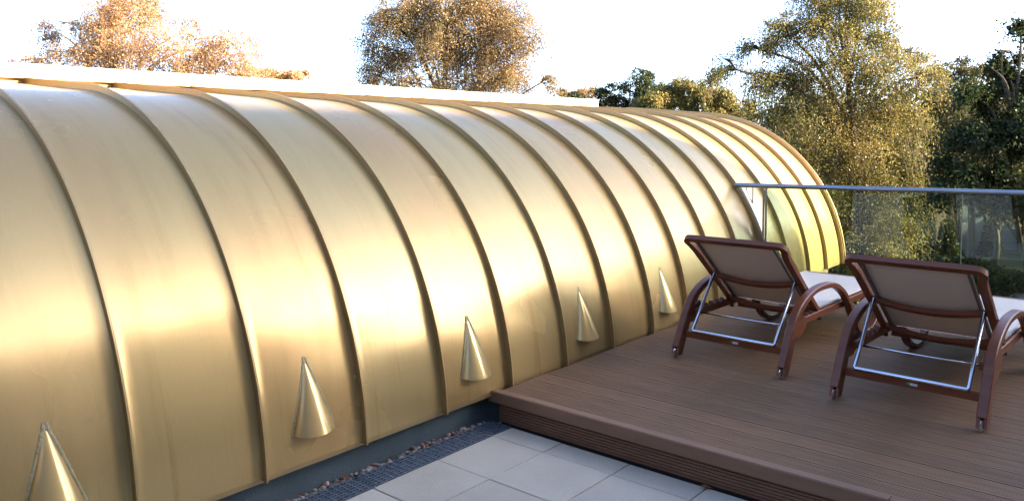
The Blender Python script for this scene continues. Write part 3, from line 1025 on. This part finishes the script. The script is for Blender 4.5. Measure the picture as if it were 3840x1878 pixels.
T2 = [(-16.2, 15.4, 5.35, 0.7, 0.35), (-15.1, 16.3, 5.4, 0.8, 0.35), (-14.4, 16.9, 5.05, 0.5, 0.4), (-16.95, 14.75, 5.1, 0.4, 0.35), (-16.78, 14.89, 4.69, 0.7, 0.56), (-16.11, 15.47, 4.95, 0.82, 0.45), (-15.2, 16.24, 4.95, 0.89, 0.45), (-14.39, 16.89, 4.58, 0.74, 0.59), (-13.89, 17.27, 3.87, 0.48, 0.52), (-16.9, 14.74, 3.95, 0.63, 0.45), (-17.02, 14.59, 3.25, 0.48, 0.37), (-16.13, 15.38, 3.95, 0.82, 0.59), (-15.11, 16.24, 3.88, 0.82, 0.59), (-14.46, 16.74, 3.21, 0.82, 0.37), (-15.36, 15.97, 3.06, 1.04, 0.3), (-13.6, 17.45, 3.06, 0.37, 0.22), (-16.38, 15.11, 3.02, 0.74, 0.22), (-15.64, 15.83, 4.47, 0.82, 0.52), (-14.72, 16.59, 4.17, 0.67, 0.45)]
T3 = [(-23.58, 32.66, 3.72, 0.67, 0.24), (-22.96, 33.18, 3.82, 0.61, 0.24)]
T3b = [(-18.18, 28.02, 3.42, 0.72, 0.38), (-17.25, 28.82, 3.7, 0.89, 0.58), (-16.56, 29.38, 3.42, 0.78, 0.5), (-17.74, 28.37, 3.14, 0.78, 0.33), (-18.6, 27.7, 2.75, 0.9, 0.4), (-17.4, 28.7, 2.8, 1.2, 0.5), (-16.2, 29.7, 2.8, 1.0, 0.5), (-19.4, 27.0, 2.9, 0.8, 0.35)]
T3c = [(-14.44, 27.24, 3.4, 0.81, 0.51), (-13.74, 27.82, 3.25, 0.81, 0.56), (-13.02, 28.38, 2.79, 0.91, 0.51), (-14.11, 27.47, 2.79, 0.91, 0.4), (-15.3, 26.5, 2.8, 0.9, 0.45), (-13.3, 28.1, 2.1, 1.3, 0.6)]
T4 = [(-6.35, 18.35, 4.55, 0.5, 0.4), (-5.45, 19.1, 4.5, 0.6, 0.4), (-5.9, 18.8, 5.1, 0.8, 0.4), (-5.1, 19.4, 3.9, 0.4, 0.4), (-5.98, 18.72, 4.51, 0.85, 0.3), (-6.39, 18.35, 4.05, 0.79, 0.42), (-5.59, 19.01, 3.99, 0.67, 0.49), (-6.84, 17.95, 3.81, 0.55, 0.36), (-7.3, 17.55, 3.51, 0.61, 0.36), (-7.75, 17.14, 3.08, 0.49, 0.33), (-7.09, 17.68, 2.9, 0.79, 0.49), (-6.26, 18.39, 3.14, 0.91, 0.55), (-5.47, 19.05, 3.08, 0.79, 0.55), (-4.74, 19.69, 3.45, 0.61, 0.36), (-4.63, 19.75, 2.9, 0.49, 0.42), (-6.69, 17.96, 2.11, 0.85, 0.49), (-5.86, 18.66, 2.11, 0.97, 0.55), (-5.02, 19.37, 2.11, 0.73, 0.49), (-6.15, 18.36, 1.26, 0.91, 0.61), (-5.27, 19.1, 1.26, 0.85, 0.61), (-5.61, 18.75, 0.42, 0.97, 0.67), (-4.82, 19.42, 0.41, 0.61, 0.61), (-5.82, 18.52, -0.49, 0.79, 0.67), (-4.98, 19.22, -0.56, 0.67, 0.67), (-5.37, 18.84, -1.28, 0.73, 0.49), (-4.48, 19.77, 1.35, 0.46, 0.24), (-4.24, 19.95, 1.02, 0.27, 0.27), (-6.27, 18.2, 0.42, 0.61, 0.55), (-5.6, 18.8, -2.2, 0.9, 0.6)]
T5 = [(-6.41, 31.4, 3.83, 0.76, 0.52), (-5.62, 32.08, 4.02, 0.76, 0.47), (-6.24, 31.48, 2.89, 0.94, 0.66), (-5.3, 32.27, 2.89, 0.85, 0.66), (-5.77, 31.81, 1.85, 1.32, 0.76), (-6.39, 31.23, 1.1, 0.85, 0.76), (-5.16, 32.26, 1.1, 1.04, 0.76), (-5.8, 31.8, 0.0, 1.3, 0.8)]
T6 = [(-2.9, 17.3, 2.3, 0.4, 0.4), (-2.85, 17.35, 1.5, 0.5, 0.5), (-3.1, 17.4, 0.7, 0.6, 0.5), (-2.75, 17.4, 2.85, 0.28, 0.3), (-2.2, 17.8, 0.5, 0.7, 0.5), (-2.6, 17.55, 3.18, 0.23, 0.28), (-2.34, 17.79, 3.48, 0.2, 0.3), (-2.46, 17.63, 2.62, 0.35, 0.35), (-2.22, 17.81, 2.22, 0.4, 0.46), (-2.39, 17.63, 1.76, 0.4, 0.4), (-2.07, 17.87, 1.31, 0.4, 0.46), (-1.97, 18.06, 2.88, 0.4, 0.61), (-2.44, 17.53, 0.91, 0.3, 0.3)]
T7 = [(-7.45, 38.08, -0.6, 1.03, 0.92), (-6.39, 38.95, -0.83, 1.03, 0.92), (-5.4, 39.74, -1.29, 1.03, 0.92), (-6.94, 38.55, 0.09, 1.38, 0.8), (-4.73, 40.36, -0.6, 1.03, 1.03)]
tree("birch_tree", "tall gold-leaved birch above the left end of the vault, cut by the top edge", "tree", [(a, b_, c_, d * 1.25, e * 1.3) for a, b_, c_, d, e in T1], L_GOLD, M_BIRCH, (-25.7, 11.3, GZ), 56000, 0.062, hang=1.15, trunk_r=0.22, seed=1)
tree("distant_tree", "low brown treetop just showing over the ridge between the two tall left birches", "tree", T1b, L_GOLD, M_BARK, (-36.8, 24.3, GZ), 9000, 0.10, hang=0.5, seed=2)
tree("weeping_birch", "broad weeping birch with hanging brown-gold strands standing behind the middle of the vault", "tree", [(a, b_, c_, d * 1.15, e * 1.2) for a, b_, c_, d, e in T2], L_MIX, M_BIRCH, (-15.4, 16.0, GZ), 112000, 0.050, hang=0.85, trunks=3, trunk_r=0.13, seed=3, topz=3.8)
tree("distant_tree", "tiny pale treetop on the skyline just left of the end of the ridge cap", "tree", T3, L_MIX, M_BARK, (-23.3, 32.9, GZ), 5000, 0.09, hang=0.4, seed=4)
tree("broadleaf_tree", "small dark green tree just right of the end of the ridge cap", "tree", T3b, L_DARK, M_BARK, (-17.3, 28.6, GZ), 30000, 0.09, hang=0.35, seed=5)
tree("broadleaf_tree", "low golden-green tree between the dark green tree and the big birch", "tree", T3c, L_GREEN, M_BARK, (-13.8, 27.8, GZ), 36000, 0.085, hang=0.4, seed=6)
tree("birch_tree", "biggest birch, golden on its right side, rising behind the far end of the vault", "tree", T4, L_GREEN, M_BARK, (-5.6, 18.8, GZ), 165000, 0.046, hang=0.95, trunk_r=0.17, seed=7)
tree("birch_tree", "brown-green birch with shaded leaf colour, partly hidden behind the right side of the biggest birch", "tree", T5, L_SHADED, M_BARK, (-5.7, 31.8, GZ), 42000, 0.085, hang=0.6, seed=8)
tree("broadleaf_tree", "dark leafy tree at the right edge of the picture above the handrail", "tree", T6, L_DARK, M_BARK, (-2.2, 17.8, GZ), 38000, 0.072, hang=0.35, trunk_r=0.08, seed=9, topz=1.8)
tree("broadleaf_tree", "low sunlit green-orange tree seen far back above the handrail at the right", "tree", T7, L_GREEN, M_BARK, (-6.0, 39.2, GZ), 24000, 0.10, hang=0.4, seed=10)
# woods around: far mass seen between the trees and mirrored in the brass
def woods(name, spots, n, size, m):
    cs = []
    per = n // len(spots)
    for (x, y, z, rx, rz) in spots:
        u = rng.normal(size=(per, 3)); u /= np.linalg.norm(u, axis=1)[:, None]
        p = u * (rng.uniform(0.3, 1, per) ** 0.4)[:, None]
        p += rng.normal(size=(per, 3)) * 0.06
        cs.append(np.array([x, y, z]) + p * np.array([rx, rx, rz]))
    o = leaf_mesh(name, np.concatenate(cs).astype(np.float32), size, m, None, aspect=0.8, droop=0.2)
    tag(o, kind='stuff')
    return o
sp = []
for i in range(34):
    a = math.radians(-78 + 80 * i / 33)
    d = random.uniform(62, 72)
    top = 0.2 + (1.3 if a > math.radians(-22) else 0) + random.uniform(-0.7, 0.9)
    sp.append((d * math.sin(a), d * math.cos(a), (GZ + top) / 2, 3.2, (top - GZ) / 2))
for i in range(12):
    a = math.radians(-20 + 20 * i / 11)
    d = random.uniform(50, 56)
    sp.append((d * math.sin(a), d * math.cos(a), 0.2 + random.uniform(-.5, .5), 2.6, 4.4))
for i in range(16):
    a = math.radians(-24 + 24 * i / 15)
    sp.append((48 * math.sin(a) - 1, 50 * math.cos(a), GZ + 1.2, 2.4, 3.0))
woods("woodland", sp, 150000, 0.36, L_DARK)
sp = []
for i in range(26):
    a = math.radians(4 + 130 * i / 25)
    d = random.uniform(34, 42)
    sp.append((d * math.sin(a), d * math.cos(a), 0.2, 3.0, 4.8 + random.uniform(-1, 1)))
woods("woodland", sp, 40000, 0.40, L_SHRUB)
# trees right of the picture: shade the dark trees, darken the lower brass
for i, (x, y, h) in enumerate(((9.5, 21.5, 9.0), (13.0, 21.5, 9.5), (17.5, 18.5, 9.0), (6.0, 31.5, 7.0), (11.0, 33.0, 8.0), (-0.5, 36.0, 6.0))):
    lob = [(x + random.uniform(-1.4, 1.4), y + random.uniform(-1.4, 1.4), GZ + h * t + 0.8, 1.9, 1.2) for t in (0.3, 0.45, 0.6, 0.75, 0.9, 1.0)]
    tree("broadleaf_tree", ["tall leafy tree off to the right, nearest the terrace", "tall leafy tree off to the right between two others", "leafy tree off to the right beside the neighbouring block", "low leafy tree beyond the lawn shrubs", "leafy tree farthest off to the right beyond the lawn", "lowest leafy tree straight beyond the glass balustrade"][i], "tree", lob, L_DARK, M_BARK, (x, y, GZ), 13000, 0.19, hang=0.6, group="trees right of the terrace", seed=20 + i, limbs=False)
# shrubs along the lawn, seen through the glass
sp = []
for i in range(26):
    t = i / 25
    sp.append((-11 + 13 * t, 33 + 2.5 * math.sin(5 * t), GZ + 0.4, 1.2, random.uniform(0.5, 0.9)))
woods("shrubbery", sp, 26000, 0.12, L_SHRUB)
sp = [(-10 + 1.1 * i, 30.5 + 1.2 * math.sin(2.1 * i), GZ + 0.7, 1.2, random.uniform(0.9, 1.3)) for i in range(11)]
woods("shrubbery", sp, 34000, 0.11, L_DARK)
sp = [(6 + random.uniform(-2, 3), y, GZ + 4, 2.4, 4.6) for y in (27.5, 30, 33, 36, 39, 48, 51, 54, 57)]  # unseen woods added to keep the sun off lawn and pavilion
woods("woodland", sp, 16000, 0.42, L_DARK)

# ------------------------------------------------------------------ pavilion, topiary and car approximating dim shapes at the glass
pv = empty("garden_pavilion", (-7.5, 46.0, GZ), math.radians(40))
tag(pv, "low dark-framed garden building with blue-grey panels beyond the glass balustrade", "building")
b = MB(); b.box((-6, 0.12, 0), (7, 5, 2.9)); b.build("wall", M_WALL, pv)
b = MB(); b.box((-6.3, -0.3, 2.9), (7.3, 5.3, 3.1)); b.build("roof", M_ROOF, pv)
for x0 in (-5.2, -1.0, 3.2):
    f_ = MB()
    f_.box((x0 - 0.12, -0.02, 0.05), (x0 + 2.92, 0.118, 2.6)); fr = f_.build("door_frame", M_FRAMEDARK, pv)
    for q in range(2):
        b = MB(); b.box((x0 + 1.43 * q, -0.05, 0.2), (x0 + 1.37 + 1.43 * q, -0.022, 2.45)); b.build("door_panel", M_PAVGREY if x0 == -1.0 else M_GLASSDARK, fr)
for (x, y, lb) in ((-8.63, 44.0, "clipped conical shrub at the left corner of the pavilion's grey panel"), (-6.95, 45.3, "clipped conical shrub at the right corner of the pavilion's grey panel")):
    root = empty("conical_shrub", (x, y, GZ)); tag(root, lb, "shrub", "clipped shrubs before the pavilion")
    n = 4500
    t = rng.uniform(0, 1, n) ** 0.7
    an = rng.uniform(0, 2 * PI, n)
    rr = (0.30 + 0.28 * t) * np.sqrt(rng.uniform(0.5, 1, n))
    leaf_mesh("foliage", np.stack([rr * np.cos(an), rr * np.sin(an), 1.75 * (1 - t) + 0.05], 1).astype(np.float32), 0.09, L_DARK, root)
    b = MB(); b.tube([(0, 0, 0), (0, 0, 1.5)], [0.05, 0.02], 6); b.build("stem", M_BARK, root)

car = empty("parked_car", (-2.2, 26.6, GZ), math.radians(20))
tag(car, "dark blue car parked below the terrace, its shiny roof just visible past the right lounger", "car")
def loft(sections, name, m, parent):
    b = MB(); n = len(sections[0])
    for s_ in sections:
        b.v += s_
    for i in range(len(sections) - 1):
        for j in range(n):
            j2 = (j + 1) % n
            b.f.append((i * n + j, (i + 1) * n + j, (i + 1) * n + j2, i * n + j2))
    b.f.append(tuple(range(n))); b.f.append(tuple(range((len(sections) - 1) * n, len(sections) * n))[::-1])
    return smooth_angle(b.build(name, m, parent), 38)
def sec(x, w, z0, z1, r):
    out = []
    for (sx, sz, a0) in ((1, 0, -90), (1, 1, 0), (-1, 1, 90), (-1, 0, 180)):
        for q in range(4):
            a = math.radians(a0 + 30 * q)
            cxx = sx * (w - r); cz = (z1 - r) if sz else (z0 + r)
            out.append((x, cxx + r * math.cos(a), cz + r * math.sin(a)))
    return out
loft([sec(-2.15, 0.72, 0.35, 0.72, 0.12), sec(-2.0, 0.84, 0.25, 0.86, 0.14), sec(-1.2, 0.88, 0.22, 0.95, 0.14), sec(0.0, 0.89, 0.22, 0.97, 0.14), sec(1.1, 0.88, 0.22, 0.92, 0.14), sec(1.9, 0.82, 0.25, 0.80, 0.14), sec(2.1, 0.70, 0.35, 0.66, 0.12)], "body", M_CAR, car)
loft([sec(-1.75, 0.72, 0.88, 0.99, 0.05), sec(-1.2, 0.70, 0.90, 1.36, 0.10), sec(-0.4, 0.66, 0.90, 1.46, 0.12), sec(0.3, 0.66, 0.90, 1.42, 0.12), sec(1.15, 0.74, 0.86, 0.95, 0.04)], "window_band", M_GLASSDARK, car)
loft([sec(-1.15, 0.68, 1.345, 1.385, 0.018), sec(-0.4, 0.655, 1.435, 1.485, 0.02), sec(0.3, 0.65, 1.40, 1.445, 0.02)], "roof_panel", M_CAR, car)
for x in (-1.35, 1.35):
    for s_ in (-1, 1):
        b = MB(); b.tube([(x, s_ * 0.76, 0.31), (x, s_ * 0.91, 0.31)], 0.31, 20); w = b.build("wheel", M_TYRE, car)
        b = MB(); b.tube([(x, s_ * 0.912, 0.31), (x, s_ * 0.925, 0.31)], 0.19, 16); b.build("rim", M_CHROME, w)

# ------------------------------------------------------------------ buildings beside and behind the viewer (they shade the terrace, and the brass mirrors them)
wing = empty("terrace_wing", (2.0, 0, 0))
tag(wing, "plain rendered wing of the house standing right of the terrace", "building")
b = MB(); b.box((0.0, -6.0, GZ), (6.0, 5.3, 4.46)); b.build("wall", M_WALL, wing)
b = MB(); b.box((-0.15, -6.2, 4.46), (6.2, 5.45, 4.60)); b.build("roof", M_ROOF, wing)
for y0 in (-4.2, -1.4, 1.4):
    b = MB(); b.box((-0.03, y0, 0.01), (0.06, y0 + 2.2, 2.3)); fr = b.build("door_frame", M_FRAMEDARK, wing)
    b = MB(); b.box((-0.045, y0 + 0.07, 0.08), (-0.031, y0 + 1.07, 2.23)); b.build("door_pane", M_GLASSDARK, fr)
    b = MB(); b.box((-0.045, y0 + 1.13, 0.08), (-0.031, y0 + 2.13, 2.23)); b.build("door_pane", M_GLASSDARK, fr)
house = empty("house_front", (0, -6.02, 0))
tag(house, "dark glazed house front behind the viewer, mirrored in the glass balustrade", "building")
b = MB(); b.box((-6.5, -4, GZ), (1.99, 0, 4.46)); b.build("wall", M_WALL, house)
for x0 in (-5.9, -3.2, -0.5):
    b = MB(); b.box((x0, -0.05, 0.02), (x0 + 2.3, 0.03, 2.35)); fr = b.build("door_frame", M_FRAMEDARK, house)
    for q in range(2):
        b = MB(); b.box((x0 + 0.07 + 1.11 * q, 0.031, 0.09), (x0 + 1.12 + 1.11 * q, 0.044, 2.28)); b.build("door_pane", M_DULLPANE, fr)
far = empty("neighbour_building", (12.0, 0, 0))
tag(far, "tall neighbouring block with a rounded roof end beyond the right of the terrace", "building")
b = MB()
b.prism_x([(2.0, GZ), (2.0, 9.0), (13.2, 9.0), (14.0, 8.93), (14.45, 8.78), (14.8, 8.58), (15.1, 8.35), (15.35, 8.1), (15.52, 7.85), (15.56, 7.0), (15.56, GZ)], 0, 6)
b.build("wall", M_WALL, far)
for i in range(4):
    for j in range(3):
        b = MB(); b.box((-0.04, 3.2 + 2.7 * i, -2.6 + 3.2 * j), (0.05, 4.7 + 2.7 * i, -1.0 + 3.2 * j)); w = b.build("window", M_FRAMEDARK, far)
        b = MB(); b.box((-0.055, 3.27 + 2.7 * i, -2.53 + 3.2 * j), (-0.041, 4.63 + 2.7 * i, -1.07 + 3.2 * j)); b.build("pane", M_GLASSDARK, w)
